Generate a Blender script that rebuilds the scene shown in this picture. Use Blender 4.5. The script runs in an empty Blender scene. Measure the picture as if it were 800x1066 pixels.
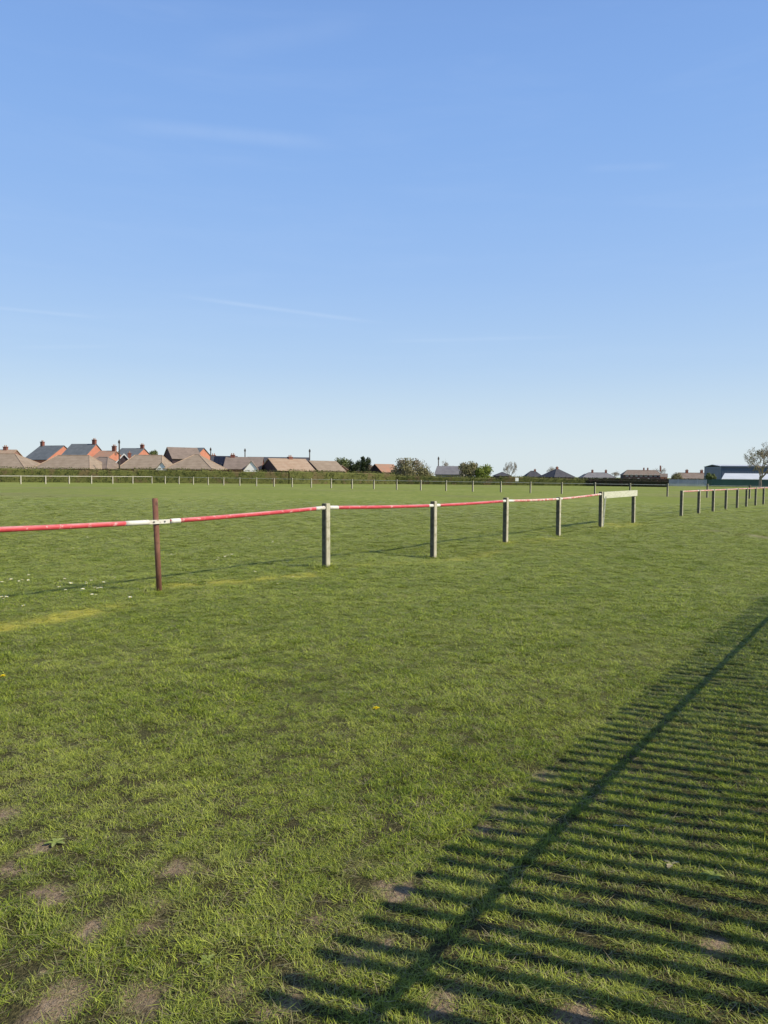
import bpy, bmesh, math, random
from mathutils import Vector, Matrix, noise
R = math.radians
rnd = random.Random(7)
S = bpy.context.scene
COL = S.collection

# ------------------------------------------------------------------ camera
F = 770.0
CAMH = 1.57
cam_d = bpy.data.cameras.new('camera'); cam = bpy.data.objects.new('camera', cam_d); COL.objects.link(cam)
cam.location = (0, 0, CAMH)
ROT = Matrix.Rotation(R(90 - 2.86), 3, 'X') @ Matrix.Rotation(R(0.573), 3, 'Z')
cam.rotation_euler = ROT.to_euler()
cam_d.sensor_fit = 'VERTICAL'; cam_d.sensor_height = 36; cam_d.lens = 36 * F / 1066
cam_d.clip_end = 8000; cam_d.clip_start = 0.05
S.camera = cam

def ray(px, py):
    return ROT @ Vector(((px - 400) / F, (533 - py) / F, -1))
def gp(px, py, Y):                       # survey: the point seen at a pixel, at depth Y
    d = ray(px, py); t = Y / d.y
    return Vector((d.x * t, Y, CAMH + d.z * t))
def gg(px, py, z=0.0):                   # survey: the ground point seen at a pixel
    d = ray(px, py); t = (z - CAMH) / d.z
    return Vector((d.x * t, d.y * t, z))

# ------------------------------------------------------------------ helpers
def tag(o, label=None, cat=None, group=None, kind=None):
    if label: o['label'] = label
    if cat: o['category'] = cat
    if group: o['group'] = group
    if kind: o['kind'] = kind
    return o
def empty(name, loc, rz=0, **k):
    o = bpy.data.objects.new(name, None); COL.objects.link(o)
    o.location = loc; o.rotation_euler = (0, 0, rz); o.empty_display_size = .2
    return tag(o, **k)
def link(name, me, mat, parent=None, smooth=False):
    o = bpy.data.objects.new(name, me); COL.objects.link(o)
    if mat:
        for m in (mat if isinstance(mat, (list, tuple)) else [mat]): me.materials.append(m)
    if smooth:
        for p in me.polygons: p.use_smooth = True
    if parent: o.parent = parent
    return o

class MB:
    def __init__(s): s.v = []; s.f = []; s.m = []
    def add(s, vs, fs, mi=0):
        b = len(s.v); s.v += [tuple(v) for v in vs]
        for f in fs: s.f.append(tuple(b + i for i in f)); s.m.append(mi)
    def box(s, c, d, rz=0, mi=0, top=1.0, lean=(0, 0)):
        x, y, z = d[0] / 2, d[1] / 2, d[2] / 2
        M = Matrix.Rotation(rz, 3, 'Z'); vs = []
        for sz in (-1, 1):
            k = top if sz > 0 else 1
            for sx, sy in ((-1, -1), (1, -1), (1, 1), (-1, 1)):
                vs.append(Vector(c) + M @ Vector((sx * x * k, sy * y * k, sz * z)) + Vector((lean[0] * sz, lean[1] * sz, 0)))
        s.add(vs, [(0, 3, 2, 1), (4, 5, 6, 7), (0, 1, 5, 4), (1, 2, 6, 5), (2, 3, 7, 6), (3, 0, 4, 7)], mi)
    def tube(s, pts, rs, n=10, mi=0, cap=True):
        if not isinstance(rs, (list, tuple)): rs = [rs] * len(pts)
        pts = [Vector(p) for p in pts]; vs = []; fs = []
        for i, p in enumerate(pts):
            a = pts[max(0, i - 1)]; b = pts[min(len(pts) - 1, i + 1)]
            t = (b - a).normalized()
            u = t.cross(Vector((0, 0, 1)) if abs(t.z) < .9 else Vector((1, 0, 0))).normalized(); w = t.cross(u)
            for k in range(n):
                an = 2 * math.pi * k / n
                vs.append(p + (u * math.cos(an) + w * math.sin(an)) * rs[i])
        for i in range(len(pts) - 1):
            for k in range(n):
                fs.append((i * n + k, i * n + (k + 1) % n, (i + 1) * n + (k + 1) % n, (i + 1) * n + k))
        if cap:
            fs.append(tuple(range(n - 1, -1, -1))); fs.append(tuple((len(pts) - 1) * n + k for k in range(n)))
        s.add(vs, fs, mi)
    def build(s, name, mat, parent=None, smooth=False):
        me = bpy.data.meshes.new(name); me.from_pydata(s.v, [], s.f); me.update()
        o = link(name, me, mat, parent, smooth)
        if isinstance(mat, (list, tuple)):
            me.polygons.foreach_set('material_index', s.m)
        return o

# ------------------------------------------------------------------ materials
class NT:
    def __init__(s, t): s.t = t; s.n = t.nodes; s.l = t.links
    def new(s, typ, **k):
        n = s.n.new(typ)
        for a, b in k.items():
            if a.startswith('i_'): n.inputs[a[2:].replace('_', ' ')].default_value = b
            else: setattr(n, a, b)
        return n
    def put(s, sock, v):
        if isinstance(v, bpy.types.NodeSocket): s.l.new(v, sock)
        else: sock.default_value = v
    def math(s, op, a, b=0.0, c=0.0, clamp=False):
        n = s.n.new('ShaderNodeMath'); n.operation = op; n.use_clamp = clamp
        s.put(n.inputs[0], a); s.put(n.inputs[1], b); s.put(n.inputs[2], c)
        return n.outputs[0]
    def mix(s, f, a, b, mode='MIX'):
        n = s.n.new('ShaderNodeMix'); n.data_type = 'RGBA'; n.blend_type = mode; n.clamp_factor = True
        s.put(n.inputs[0], f)
        s.put(n.inputs[6], a if isinstance(a, bpy.types.NodeSocket) else (*a, 1)); s.put(n.inputs[7], b if isinstance(b, bpy.types.NodeSocket) else (*b, 1))
        return n.outputs[2]
    def noise(s, vec, scale, detail=3, rough=.55, dist=0):
        n = s.n.new('ShaderNodeTexNoise'); s.put(n.inputs['Scale'], scale)
        n.inputs['Detail'].default_value = detail; n.inputs['Roughness'].default_value = rough; n.inputs['Distortion'].default_value = dist
        if vec is not None: s.l.new(vec, n.inputs['Vector'])
        return n.outputs[0]
    def ramp(s, v, a, b):                                 # smooth 0..1 between a and b
        n = s.n.new('ShaderNodeMapRange'); n.interpolation_type = 'SMOOTHSTEP'
        s.put(n.inputs[0], v); n.inputs[1].default_value = a; n.inputs[2].default_value = b
        return n.outputs[0]
    def mapv(s, vec, scale=(1, 1, 1), rot=(0, 0, 0)):
        n = s.n.new('ShaderNodeMapping'); n.inputs['Scale'].default_value = scale; n.inputs['Rotation'].default_value = rot
        s.l.new(vec, n.inputs['Vector']); return n.outputs[0]
def newmat(name):
    m = bpy.data.materials.new(name); m.use_nodes = True; t = NT(m.node_tree)
    b = m.node_tree.nodes['Principled BSDF']
    return m, t, b
def obj_co(t): return t.n.new('ShaderNodeTexCoord').outputs['Object']
def world_co(t): return t.n.new('ShaderNodeNewGeometry').outputs['Position']

def mottled(name, c1, c2, scale=4, rough=.85, bump=.0, stretch=(1, 1, 1), c3=None, s3=1.0, t3=(.55, .7), spec=.3):
    m, t, b = newmat(name); co = t.mapv(obj_co(t), stretch)
    c = t.mix(t.ramp(t.noise(co, scale, 5), .35, .65), c1, c2)
    if c3: c = t.mix(t.ramp(t.noise(co, s3, 5, .65), *t3), c, c3)
    t.l.new(c, b.inputs['Base Color']); b.inputs['Roughness'].default_value = rough; b.inputs['Specular IOR Level'].default_value = spec
    if bump:
        bn = t.new('ShaderNodeBump'); bn.inputs['Strength'].default_value = bump; bn.inputs['Distance'].default_value = .02
        t.l.new(t.noise(co, scale * 3, 6, .65), bn.inputs['Height']); t.l.new(bn.outputs[0], b.inputs['Normal'])
    return m
def tiled(name, c1, c2, row=.3, mott=.9):                  # tiled roofs: courses running along the slope
    m, t, b = newmat(name); co = obj_co(t)
    sep = t.n.new('ShaderNodeSeparateXYZ'); t.l.new(co, sep.inputs[0])
    w = t.math('FRACT', t.math('MULTIPLY', sep.outputs[2], 1 / row))
    c = t.mix(t.ramp(t.noise(co, mott, 5, .7), .35, .65), c1, c2)
    c = t.mix(t.math('MULTIPLY', t.ramp(w, .75, 1.0), .35), c, (0.02, .018, .016))
    t.l.new(c, b.inputs['Base Color']); b.inputs['Roughness'].default_value = .85; b.inputs['Specular IOR Level'].default_value = .25
    return m
def brick(name, c1, c2, mortar):
    m, t, b = newmat(name); co = obj_co(t)
    n = t.n.new('ShaderNodeTexBrick'); t.l.new(t.mapv(co, (1, 1, 1), (R(90), 0, 0)), n.inputs[0])
    n.inputs['Color1'].default_value = (*c1, 1); n.inputs['Color2'].default_value = (*c2, 1); n.inputs['Mortar'].default_value = (*mortar, 1)
    n.inputs['Scale'].default_value = 4; n.inputs['Mortar Size'].default_value = .015
    c = t.mix(t.ramp(t.noise(co, .8, 4), .3, .7), n.outputs[0], (c1[0] * .75, c1[1] * .75, c1[2] * .75))
    t.l.new(c, b.inputs['Base Color']); b.inputs['Roughness'].default_value = .9
    return m

M = {}
M['roof_tan'] = tiled('roof_tan', (.28, .215, .155), (.35, .275, .205))
M['roof_tan2'] = tiled('roof_tan2', (.38, .26, .18), (.43, .32, .23))
M['roof_brown'] = tiled('roof_brown', (.21, .165, .135), (.27, .21, .175))
M['roof_slate'] = tiled('roof_slate', (.13, .145, .155), (.17, .185, .195))
M['roof_dark'] = tiled('roof_dark', (.065, .065, .078), (.09, .088, .098))
M['roof_orange'] = tiled('roof_orange', (.44, .23, .15), (.36, .24, .17))
M['roof_grey'] = tiled('roof_grey', (.20, .19, .20), (.25, .24, .245))
M['brick_orange'] = brick('brick_orange', (.62, .24, .15), (.56, .21, .13), (.36, .25, .2))
M['brick_red'] = brick('brick_red', (.27, .09, .06), (.22, .075, .05), (.25, .2, .17))
M['brick_dark'] = brick('brick_dark', (.07, .04, .045), (.055, .033, .04), (.07, .06, .06))
M['render_white'] = mottled('render_white', (.90, .89, .86), (.84, .83, .80), 1.5)
M['trim_white'] = mottled('trim_white', (.7, .69, .66), (.62, .61, .58), 2)
M['render_cream'] = mottled('render_cream', (.5, .45, .38), (.45, .4, .34), 1.5)
M['glass'] = mottled('glass', (.05, .06, .075), (.12, .14, .17), .8, rough=.12, spec=.6)
M['solar'] = mottled('solar', (.012, .014, .025), (.02, .022, .035), 2, rough=.25)
M['pole_wood'] = mottled('pole_wood', (.06, .05, .045), (.09, .075, .06), 3)
M['clad_navy'] = mottled('clad_navy', (.10, .13, .185), (.12, .15, .21), .4, rough=.5)
M['clad_pale'] = mottled('clad_pale', (.62, .64, .66), (.55, .57, .6), .4, rough=.5)
M['fence_green'] = mottled('fence_green', (.04, .085, .075), (.05, .10, .09), .6)
M['fence_pale'] = mottled('fence_pale', (.27, .31, .38), (.36, .39, .45), .6)
M['trunk'] = mottled('trunk', (.09, .07, .05), (.14, .11, .085), 5)
M['twig'] = mottled('twig', (.26, .21, .16), (.34, .28, .22), 2)
M['metal'] = mottled('metal', (.1, .1, .1), (.16, .15, .14), 20, rough=.5)
M['vehicle_white'] = mottled('vehicle_white', (.75, .75, .75), (.7, .7, .7), 1, rough=.35)
M['tyre'] = mottled('tyre', (.02, .02, .02), (.03, .03, .03), 5)

# weathered concrete post
def post_mat(name, c1, c2, moss):
    m, t, b = newmat(name); co = obj_co(t)
    c = t.mix(t.ramp(t.noise(t.mapv(co, (1, 1, .35)), 16, 6, .7), .35, .65), c1, c2)
    c = t.mix(t.ramp(t.noise(co, 7, 4, .6), .52, .7), c, moss)
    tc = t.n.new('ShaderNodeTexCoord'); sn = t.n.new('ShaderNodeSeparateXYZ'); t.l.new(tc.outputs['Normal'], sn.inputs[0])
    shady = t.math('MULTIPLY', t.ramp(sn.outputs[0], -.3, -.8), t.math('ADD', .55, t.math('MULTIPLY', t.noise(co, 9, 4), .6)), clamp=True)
    c = t.mix(shady, c, (.055, .05, .036))   # shade on the side away from the sun, painted into the colour
    c = t.mix(t.ramp(t.noise(co, 60, 3, .8), .58, .72), c, (c1[0] * .45, c1[1] * .45, c1[2] * .4))
    t.l.new(c, b.inputs['Base Color']); b.inputs['Roughness'].default_value = .95; b.inputs['Specular IOR Level'].default_value = .15
    bn = t.new('ShaderNodeBump'); bn.inputs['Strength'].default_value = .6; bn.inputs['Distance'].default_value = .01
    t.l.new(t.noise(co, 45, 6, .7), bn.inputs['Height']); t.l.new(bn.outputs[0], b.inputs['Normal'])
    return m
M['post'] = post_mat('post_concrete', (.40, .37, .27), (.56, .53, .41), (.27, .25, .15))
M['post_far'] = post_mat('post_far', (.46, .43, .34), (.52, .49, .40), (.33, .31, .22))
M['rust'] = mottled('rust', (.16, .07, .045), (.23, .11, .07), 12, .8, .3, (1, 1, .4), (.09, .045, .035), 25)
M['board'] = mottled('board', (.50, .50, .38), (.60, .60, .48), 6, .9, .4, (.3, 1, 6), (.34, .35, .22), 5)

def rail_mat(name, c1, c2, chip, amt):
    m, t, b = newmat(name); co = world_co(t)
    c = t.mix(t.ramp(t.noise(co, 5, 4), .35, .65), c1, c2)
    c = t.mix(t.ramp(t.noise(co, 11, 6, .75), amt, amt + .06), c, chip)
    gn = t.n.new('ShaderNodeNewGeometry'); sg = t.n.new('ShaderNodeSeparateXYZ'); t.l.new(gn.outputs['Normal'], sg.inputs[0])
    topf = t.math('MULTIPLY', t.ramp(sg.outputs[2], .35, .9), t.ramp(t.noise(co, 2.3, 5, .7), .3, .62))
    c = t.mix(t.math('MULTIPLY', topf, .75), c, (min(.8, c1[0] * 1.25), min(.75, c1[1] + .33), min(.7, c1[2] + .31)))   # upper side paler: sun highlight painted in, along with faded paint
    c = t.mix(t.ramp(t.noise(co, 40, 4, .7), .64, .68), c, (.20, .08, .05))
    t.l.new(c, b.inputs['Base Color']); b.inputs['Roughness'].default_value = .45; b.inputs['Specular IOR Level'].default_value = .4
    return m
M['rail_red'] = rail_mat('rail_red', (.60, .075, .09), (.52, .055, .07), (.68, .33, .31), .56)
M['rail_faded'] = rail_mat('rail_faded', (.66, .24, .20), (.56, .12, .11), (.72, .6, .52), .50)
M['rail_white'] = rail_mat('rail_white', (.72, .70, .63), (.64, .61, .53), (.45, .38, .3), .58)
M['rail_cream'] = rail_mat('rail_cream', (.6, .57, .48), (.5, .46, .38), (.4, .36, .28), .6)

# foliage for hedges / far trees: colour varied by noise at several scales
def foliage(name, dark, light, brown=None, bamt=.6, scale=.9):
    m, t, b = newmat(name); co = world_co(t)
    c = t.mix(t.ramp(t.noise(co, scale, 4, .7), .36, .64), dark, light)
    c = t.mix(t.ramp(t.noise(co, 7, 3, .7), .4, .65), c, (light[0] * 1.15, light[1] * 1.12, light[2]))
    if brown: c = t.mix(t.ramp(t.noise(co, scale * .6, 3, .6), bamt, bamt + .12), c, brown)
    t.l.new(c, b.inputs['Base Color']); b.inputs['Roughness'].default_value = .7; b.inputs['Specular IOR Level'].default_value = .2
    tr = t.new('ShaderNodeBsdfTranslucent'); t.l.new(c, tr.inputs[0]); mx = t.new('ShaderNodeMixShader'); mx.inputs[0].default_value = .25
    out = [n for n in t.n if n.type == 'OUTPUT_MATERIAL'][0]
    t.l.new(b.outputs[0], mx.inputs[1]); t.l.new(tr.outputs[0], mx.inputs[2]); t.l.new(mx.outputs[0], out.inputs[0])
    return m
M['hedge'] = foliage('hedge_leaf', (.05, .065, .022), (.17, .18, .055), (.19, .15, .07), .52)
M['hedge_dark'] = foliage('hedge_dark', (.03, .03, .018), (.05, .048, .028), (.06, .04, .03), .5)
M['leaf_mid'] = foliage('leaf_mid', (.08, .11, .035), (.16, .19, .07), (.2, .16, .1), .58)
M['leaf_olive'] = foliage('leaf_olive', (.16, .155, .075), (.28, .26, .14), (.27, .22, .15), .5)
M['leaf_bright'] = foliage('leaf_bright', (.14, .19, .035), (.23, .28, .06))
M['leaf_dark'] = foliage('leaf_dark', (.03, .045, .022), (.05, .07, .03))

# ------------------------------------------------------------------ field layout
def line_Z(px, c=13.745, s=1.362):
    k = (px - 400) / F
    return c / (1 - s * k)
def on_line(px):
    Z = line_Z(px); return Vector(((Z - 13.745) / 1.362, Z, 0))
post_px = [164, 340, 452, 527, 582, 626, 660]
P_posts = [on_line(p) for p in post_px]
def gh(x, y):                                               # ground height
    z = 0.0
    q = P_posts[2]; d2 = (x - q.x) ** 2 + (y - q.y) ** 2; z -= .13 * math.exp(-d2 / 2.2)
    for i, a in ((3, .03), (4, .07)):
        q = P_posts[i]; d2 = (x - q.x) ** 2 + (y - q.y) ** 2; z -= a * math.exp(-d2 / 2.)
    if abs(x) < 60 and 0 < y < 120:
        fd = 1 if y < 6 else .35
        z += fd * .010 * noise.noise(Vector((x * .9, y * .9, 3))) + fd * .010 * noise.noise(Vector((x * 2.7, y * 2.7, 9)))
    return z

# bare soil and yellowed strips, surveyed positions
def spots(lst):
    out = []
    for px, py, a, b in lst:
        p = gg(px, py); out.append((p.x, p.y, a, b))
    return out
BARE = spots([(20, 902, .15, .07), (52, 932, .12, .06), (0, 850, .12, .07), (40, 884, .1, .05), (138, 875, .09, .04), (190, 905, .14, .05), (222, 1042, .10, .08),
              (60, 1044, .11, .06), (30, 1060, .14, .06), (145, 1046, .12, .06), (38, 1008, .1, .05), (380, 987, .14, .045), (407, 926, .09, .05), (324, 1022, .10, .06), (294, 1042, .09, .05),
              (464, 1051, .07, .09), (345, 1010, .08, .04), (334, 958, .08, .04), (364, 902, .14, .05), (743, 984, .06, .04), (602, 1058, .10, .05), (561, 805, .12, .06), (507, 862, .06, .05), (524, 845, .08, .06),
              (490, 925, .06, .05), (420, 1000, .08, .05), (640, 1020, .05, .03), (92, 968, .09, .05), (170, 940, .08, .04), (165, 962, .07, .03), (250, 948, .06, .03)])
def bare_at(x, y):
    v = 0
    for bx, by, a, b in BARE:
        wx = .04 * noise.noise(Vector((x * 13, y * 13, 11))); wy = .05 * noise.noise(Vector((x * 13, y * 13, 15)))
        dx = (x - bx + wx) / (a * .66); dy = (y - by + wy) / (b * 1.2); d = dx * dx + dy * dy
        if d < 9: v = max(v, math.exp(-d))
    if y < 14:
        n = noise.noise(Vector((x * 5, y * 5, 1))) * .5 + noise.noise(Vector((x * 14, y * 14, 2))) * .45
        v = v * (.62 + n * 2.6)
        # generally thinner turf close to the corner at lower left
        g = max(0, 1 - (y - 1.6) / 3.2)
        v += max(0, noise.noise(Vector((x * 3.1, y * 3.1, 7))) * .9 + noise.noise(Vector((x * 9, y * 9, 4))) * .4 - .36) * g * .8
    return max(0, min(1, v))
YEL = []
for a, b, w, s in (((-20, 658), (112, 633), .16, 1.0), ((178, 611), (318, 599), .17, .85), ((345, 590), (440, 583), .2, .3), ((462, 580), (520, 573), .25, .4), ((530, 565), (575, 560), .3, .35), ((632, 549), (656, 545), .45, .55)):
    A = gg(*a); B = gg(*b); YEL.append((A, B, w * 1.3, s * 1.15))
WORN = [(gg(742, 553), gg(830, 564), .30, 1.0)]
def seg(A, B, x, y):
    dx, dy = B.x - A.x, B.y - A.y; L = dx * dx + dy * dy
    t = max(0, min(1, ((x - A.x) * dx + (y - A.y) * dy) / L))
    return math.hypot(x - A.x - t * dx, y - A.y - t * dy)
def strips(S_, x, y):
    v = 0
    for A, B, w, s in S_:
        d = seg(A, B, x, y)
        if d < w * 3:
            n = noise.noise(Vector((x * 2.2, y * 2.2, 5))) + .6 * noise.noise(Vector((x * 6, y * 6, 8)))
            v = max(v, s * math.exp(-(d / w) ** 2) * max(0, .85 + n * 2.0))
    return min(1, v)

# ------------------------------------------------------------------ ground sheet
def axis(lo, hi, step, far_lo, far_hi, g=1.16):
    a = []; x = lo
    while x < hi: a.append(x); x += step
    s = step
    while a[-1] < far_hi: s = s * g; a.append(a[-1] + s)
    s = step; l = []
    x = lo
    while x > far_lo: s = s * g; x -= s; l.append(x)
    return l[::-1] + a
xs = axis(-6, 8, .075, -4000, 4000); ys = axis(1.5, 15, .075, -1500, 6000)
nx, ny = len(xs), len(ys)
verts = [(x, y, gh(x, y)) for y in ys for x in xs]
faces = [(j * nx + i, j * nx + i + 1, (j + 1) * nx + i + 1, (j + 1) * nx + i) for j in range(ny - 1) for i in range(nx - 1)]
me = bpy.data.meshes.new('grass_field'); me.from_pydata(verts, [], faces)
at = me.attributes.new('wear', 'FLOAT_COLOR', 'POINT')
buf = []
for x, y, z in verts:
    if 0 < y < 60 and abs(x) < 40:
        buf += [bare_at(x, y) if y < 16 else 0, strips(YEL, x, y), strips(WORN, x, y), 1]
    else: buf += [0, 0, 0, 1]
at.data.foreach_set('color', buf)
gm, t, b = newmat('turf')
co = world_co(t)
at_n = t.new('ShaderNodeAttribute', attribute_name='wear')
sep = t.n.new('ShaderNodeSeparateColor'); t.l.new(at_n.outputs['Color'], sep.inputs[0])
sp = t.n.new('ShaderNodeSeparateXYZ'); t.l.new(co, sp.inputs[0])
dist = sp.outputs[1]
big = t.noise(t.mapv(co, (1, .55, 1)), .12, 4, .6)
midn = t.noise(co, .9, 5, .65)
fine = t.noise(t.mapv(co, (1, .8, 1)), 9, 6, .75)
vfine = t.noise(co, 60, 4, .75)
base = t.mix(t.ramp(fine, .33, .66), (.14, .175, .03), (.25, .28, .065))
base = t.mix(t.ramp(midn, .35, .7), base, (.17, .205, .055))
far_c = t.mix(t.ramp(big, .38, .62), (.225, .26, .055), (.265, .29, .078))
far_c = t.mix(t.ramp(t.noise(t.mapv(co, (1, .3, 1)), 1.6, 5, .75), .42, .66), far_c, (.18, .225, .045))
far_c = t.mix(t.math('MULTIPLY', t.ramp(t.noise(co, .05, 3), .5, .7), .6), far_c, (.22, .20, .10))
base = t.mix(t.ramp(dist, 8, 38), base, far_c)
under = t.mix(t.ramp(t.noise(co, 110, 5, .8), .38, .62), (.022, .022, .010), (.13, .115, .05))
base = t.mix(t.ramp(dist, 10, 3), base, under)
soil = t.mix(t.ramp(t.noise(co, 22, 7, .75), .35, .65), (.25, .18, .115), (.40, .30, .20))
soil = t.mix(t.ramp(t.noise(co, 75, 5, .8), .50, .62), soil, (.13, .09, .06))
soil = t.mix(t.ramp(t.noise(co, 130, 3, .7), .62, .68), soil, (.50, .42, .31))
base = t.mix(t.ramp(t.math('ADD', sep.outputs[0], t.math('MULTIPLY', t.math('SUBTRACT', t.noise(co, 35, 5, .7), .5), .5)), .1, .5), base, soil)
base = t.mix(t.math('MULTIPLY', sep.outputs[1], .9), base, (.45, .40, .07))
base = t.mix(sep.outputs[2], base, (.42, .36, .21))
t.l.new(base, b.inputs['Base Color']); b.inputs['Roughness'].default_value = .95; b.inputs['Specular IOR Level'].default_value = .1
bn = t.new('ShaderNodeBump'); bn.inputs['Strength'].default_value = 1; bn.inputs['Distance'].default_value = .03
t.l.new(t.math('ADD', fine, t.math('MULTIPLY', vfine, .4)), bn.inputs['Height']); t.l.new(bn.outputs[0], b.inputs['Normal'])
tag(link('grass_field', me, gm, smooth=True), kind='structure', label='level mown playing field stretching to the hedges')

# ------------------------------------------------------------------ grass blades (geometry nodes instances of small tufts)
def blade_mat():
    m, t, b = newmat('grass_blade')
    a = t.new('ShaderNodeAttribute', attribute_name='shade'); sp_ = t.n.new('ShaderNodeSeparateColor'); t.l.new(a.outputs['Color'], sp_.inputs[0])
    it = t.new('ShaderNodeAttribute', attribute_name='tint', attribute_type='INSTANCER'); si = t.n.new('ShaderNodeSeparateColor'); t.l.new(it.outputs['Color'], si.inputs[0])
    co = world_co(t)
    c = t.mix(sp_.outputs[0], (.065, .125, .007), (.67, .76, .085))
    c = t.mix(t.ramp(t.noise(co, 1.3, 4, .6), .35, .7), c, t.mix(.4, c, (.10, .19, .008)))
    c = t.mix(t.math('MULTIPLY', si.outputs[0], .42), c, (.70, .70, .20))
    c = t.mix(sp_.outputs[1], c, (.42, .36, .20))                    # dead straw
    c = t.mix(si.outputs[2], c, (.44, .37, .20))
    c = t.mix(si.outputs[1], c, (.72, .68, .12))                     # yellowed strip
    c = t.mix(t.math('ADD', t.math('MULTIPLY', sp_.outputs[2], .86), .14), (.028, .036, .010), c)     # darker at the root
    t.l.new(c, b.inputs['Base Color']); b.inputs['Roughness'].default_value = .42; b.inputs['Specular IOR Level'].default_value = .3
    tr = t.new('ShaderNodeBsdfTranslucent'); t.l.new(t.mix(.5, c, (.27, .40, .015)), tr.inputs[0]); mx = t.new('ShaderNodeMixShader'); mx.inputs[0].default_value = .24
    out = [n for n in t.n if n.type == 'OUTPUT_MATERIAL'][0]
    t.l.new(b.outputs[0], mx.inputs[1]); t.l.new(tr.outputs[0], mx.inputs[2]); t.l.new(mx.outputs[0], out.inputs[0])
    return m
BM = blade_mat()
tcol = bpy.data.collections.new('tuft_sources')
def tuft(i, n, rad, hmin, hmax, wmin, wmax, straw):
    rr = random.Random(100 + i); vs = []; fs = []; cs = []
    lean0 = rr.uniform(0, 6.28)
    for k in range(n):
        r = rad * math.sqrt(rr.random()); an = rr.uniform(0, 6.28)
        x, y = r * math.cos(an), r * math.sin(an)
        h = rr.uniform(hmin, hmax) * rr.choice((1, 1, 1, .7, 1.5)); w = rr.uniform(wmin, wmax)
        d = rr.uniform(0, 6.28) if rr.random() < .6 else lean0 + rr.gauss(0, 1.1)
        bend = rr.uniform(.2, 2.2) * h
        dead = 1.0 if rr.random() < straw else 0.0
        if dead: bend *= 1.6; h *= .6
        sd = Vector((-math.sin(d), math.cos(d), 0)); fd = Vector((math.cos(d), math.sin(d), 0))
        tint = min(1, max(0, rr.gauss(.42, .36))); b0 = len(vs)
        for (tt, ww) in ((0, .8), (.4, 1), (.75, .7)):
            c = Vector((x, y, -.004)) + fd * bend * tt * tt + Vector((0, 0, h * (tt - .28 * tt * tt)))
            vs.append(c - sd * w * ww / 2); vs.append(c + sd * w * ww / 2)
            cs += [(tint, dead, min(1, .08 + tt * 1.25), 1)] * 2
        vs.append(Vector((x, y, 0)) + fd * bend + Vector((0, 0, h * .72))); cs.append((tint, dead, 1, 1))
        fs += [(b0, b0 + 1, b0 + 3, b0 + 2), (b0 + 2, b0 + 3, b0 + 5, b0 + 4), (b0 + 4, b0 + 5, b0 + 6)]
    me = bpy.data.meshes.new('tuft'); me.from_pydata([tuple(v) for v in vs], [], fs)
    a = me.attributes.new('shade', 'FLOAT_COLOR', 'POINT'); a.data.foreach_set('color', [q for c in cs for q in c])
    me.materials.append(BM)
    for p in me.polygons: p.use_smooth = True
    o = bpy.data.objects.new('tuft', me); tcol.objects.link(o)
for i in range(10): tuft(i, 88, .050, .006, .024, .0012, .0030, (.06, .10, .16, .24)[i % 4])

fx0 = 0
pts = []; sc = []; tn = []; rt = []
def dens(d):                                               # tufts per square metre by distance
    if d < 4: return 500
    return max(9, 500 * (4 / d) ** 1.2)
rg = random.Random(3)
Y = 1.45; DY = .25
while Y < 48:
    half = .545 * Y + .9; W = 2 * half; n_ = dens(Y + .1) * DY * W; n = int(n_) + (rg.random() < n_ % 1)
    if Y > 22: n = int(n * ((48 - Y) / 26) ** 1.3)
    wide = math.sqrt(500 / dens(Y))
    for _ in range(n):
        x = rg.uniform(-half, half); y = Y + rg.uniform(0, DY)
        bv = bare_at(x, y) if y < 16 else 0
        if rg.random() < (bv - .15) * 1.1: continue
        yv = strips(YEL, x, y); wv = strips(WORN, x, y)
        if rg.random() < wv * .6: continue
        cl = noise.noise(Vector((x * 1.1, y * 1.1, 20))) + .7 * noise.noise(Vector((x * 4.2, y * 4.2, 30)))
        s = (rg.uniform(.75, 1.2) if y < 6 else rg.uniform(.55, 1.3)) * (1 + (.45 if y < 5 else .45 * max(.1, (5 / y) ** 1.3)) * cl) * (1 - .5 * min(1, bv * 1.6))
        if y < 4.5: s *= .92
        s *= 1 - .35 * max(yv, wv)
        if y < 32:
            dpp = min((x - q_.x) ** 2 + (y - q_.y) ** 2 for q_ in P_posts)
            if dpp < .09: s *= 2.3 - dpp * 12
        xy = wide * rg.uniform(.85, 1.15) * (.5 + .5 * s)
        pts.append((x, y, gh(x, y))); sc.append((xy, xy, max(.35, s) * (1 + .10 * (wide - 1)) * (1 if Y < 22 else max(.35, (48 - Y) / 26))))
        rt.append((rg.gauss(0, .10), rg.gauss(0, .10), rg.uniform(0, 6.28)))
        kk = 1 if y < 6 else (6 / y) ** .7
        lit = max(0, min(1, .35 + .55 * kk * noise.noise(Vector((x * .7, y * .7, 40))) + .3 * kk * noise.noise(Vector((x * 3, y * 3, 50))) + rg.gauss(0, .16 if y < 6 else .26) + max(0, (y - 8) / 26)))
        tn.append((lit, min(.95, yv * 1.1) if rg.random() < .8 else 0, max(wv, min(.75, bv * 1.1 + (.3 if rg.random() < .06 else 0))), 1))
    Y += DY
pm = bpy.data.meshes.new('short_grass'); pm.from_pydata(pts, [], [])
a = pm.attributes.new('iscale', 'FLOAT_VECTOR', 'POINT'); a.data.foreach_set('vector', [q for v in sc for q in v])
a = pm.attributes.new('irot', 'FLOAT_VECTOR', 'POINT'); a.data.foreach_set('vector', [q for v in rt for q in v])
a = pm.attributes.new('tint', 'FLOAT_COLOR', 'POINT'); a.data.foreach_set('color', [q for v in tn for q in v])
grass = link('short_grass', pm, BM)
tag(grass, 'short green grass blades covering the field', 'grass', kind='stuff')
ng = bpy.data.node_groups.new('scatter_grass', 'GeometryNodeTree')
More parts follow.
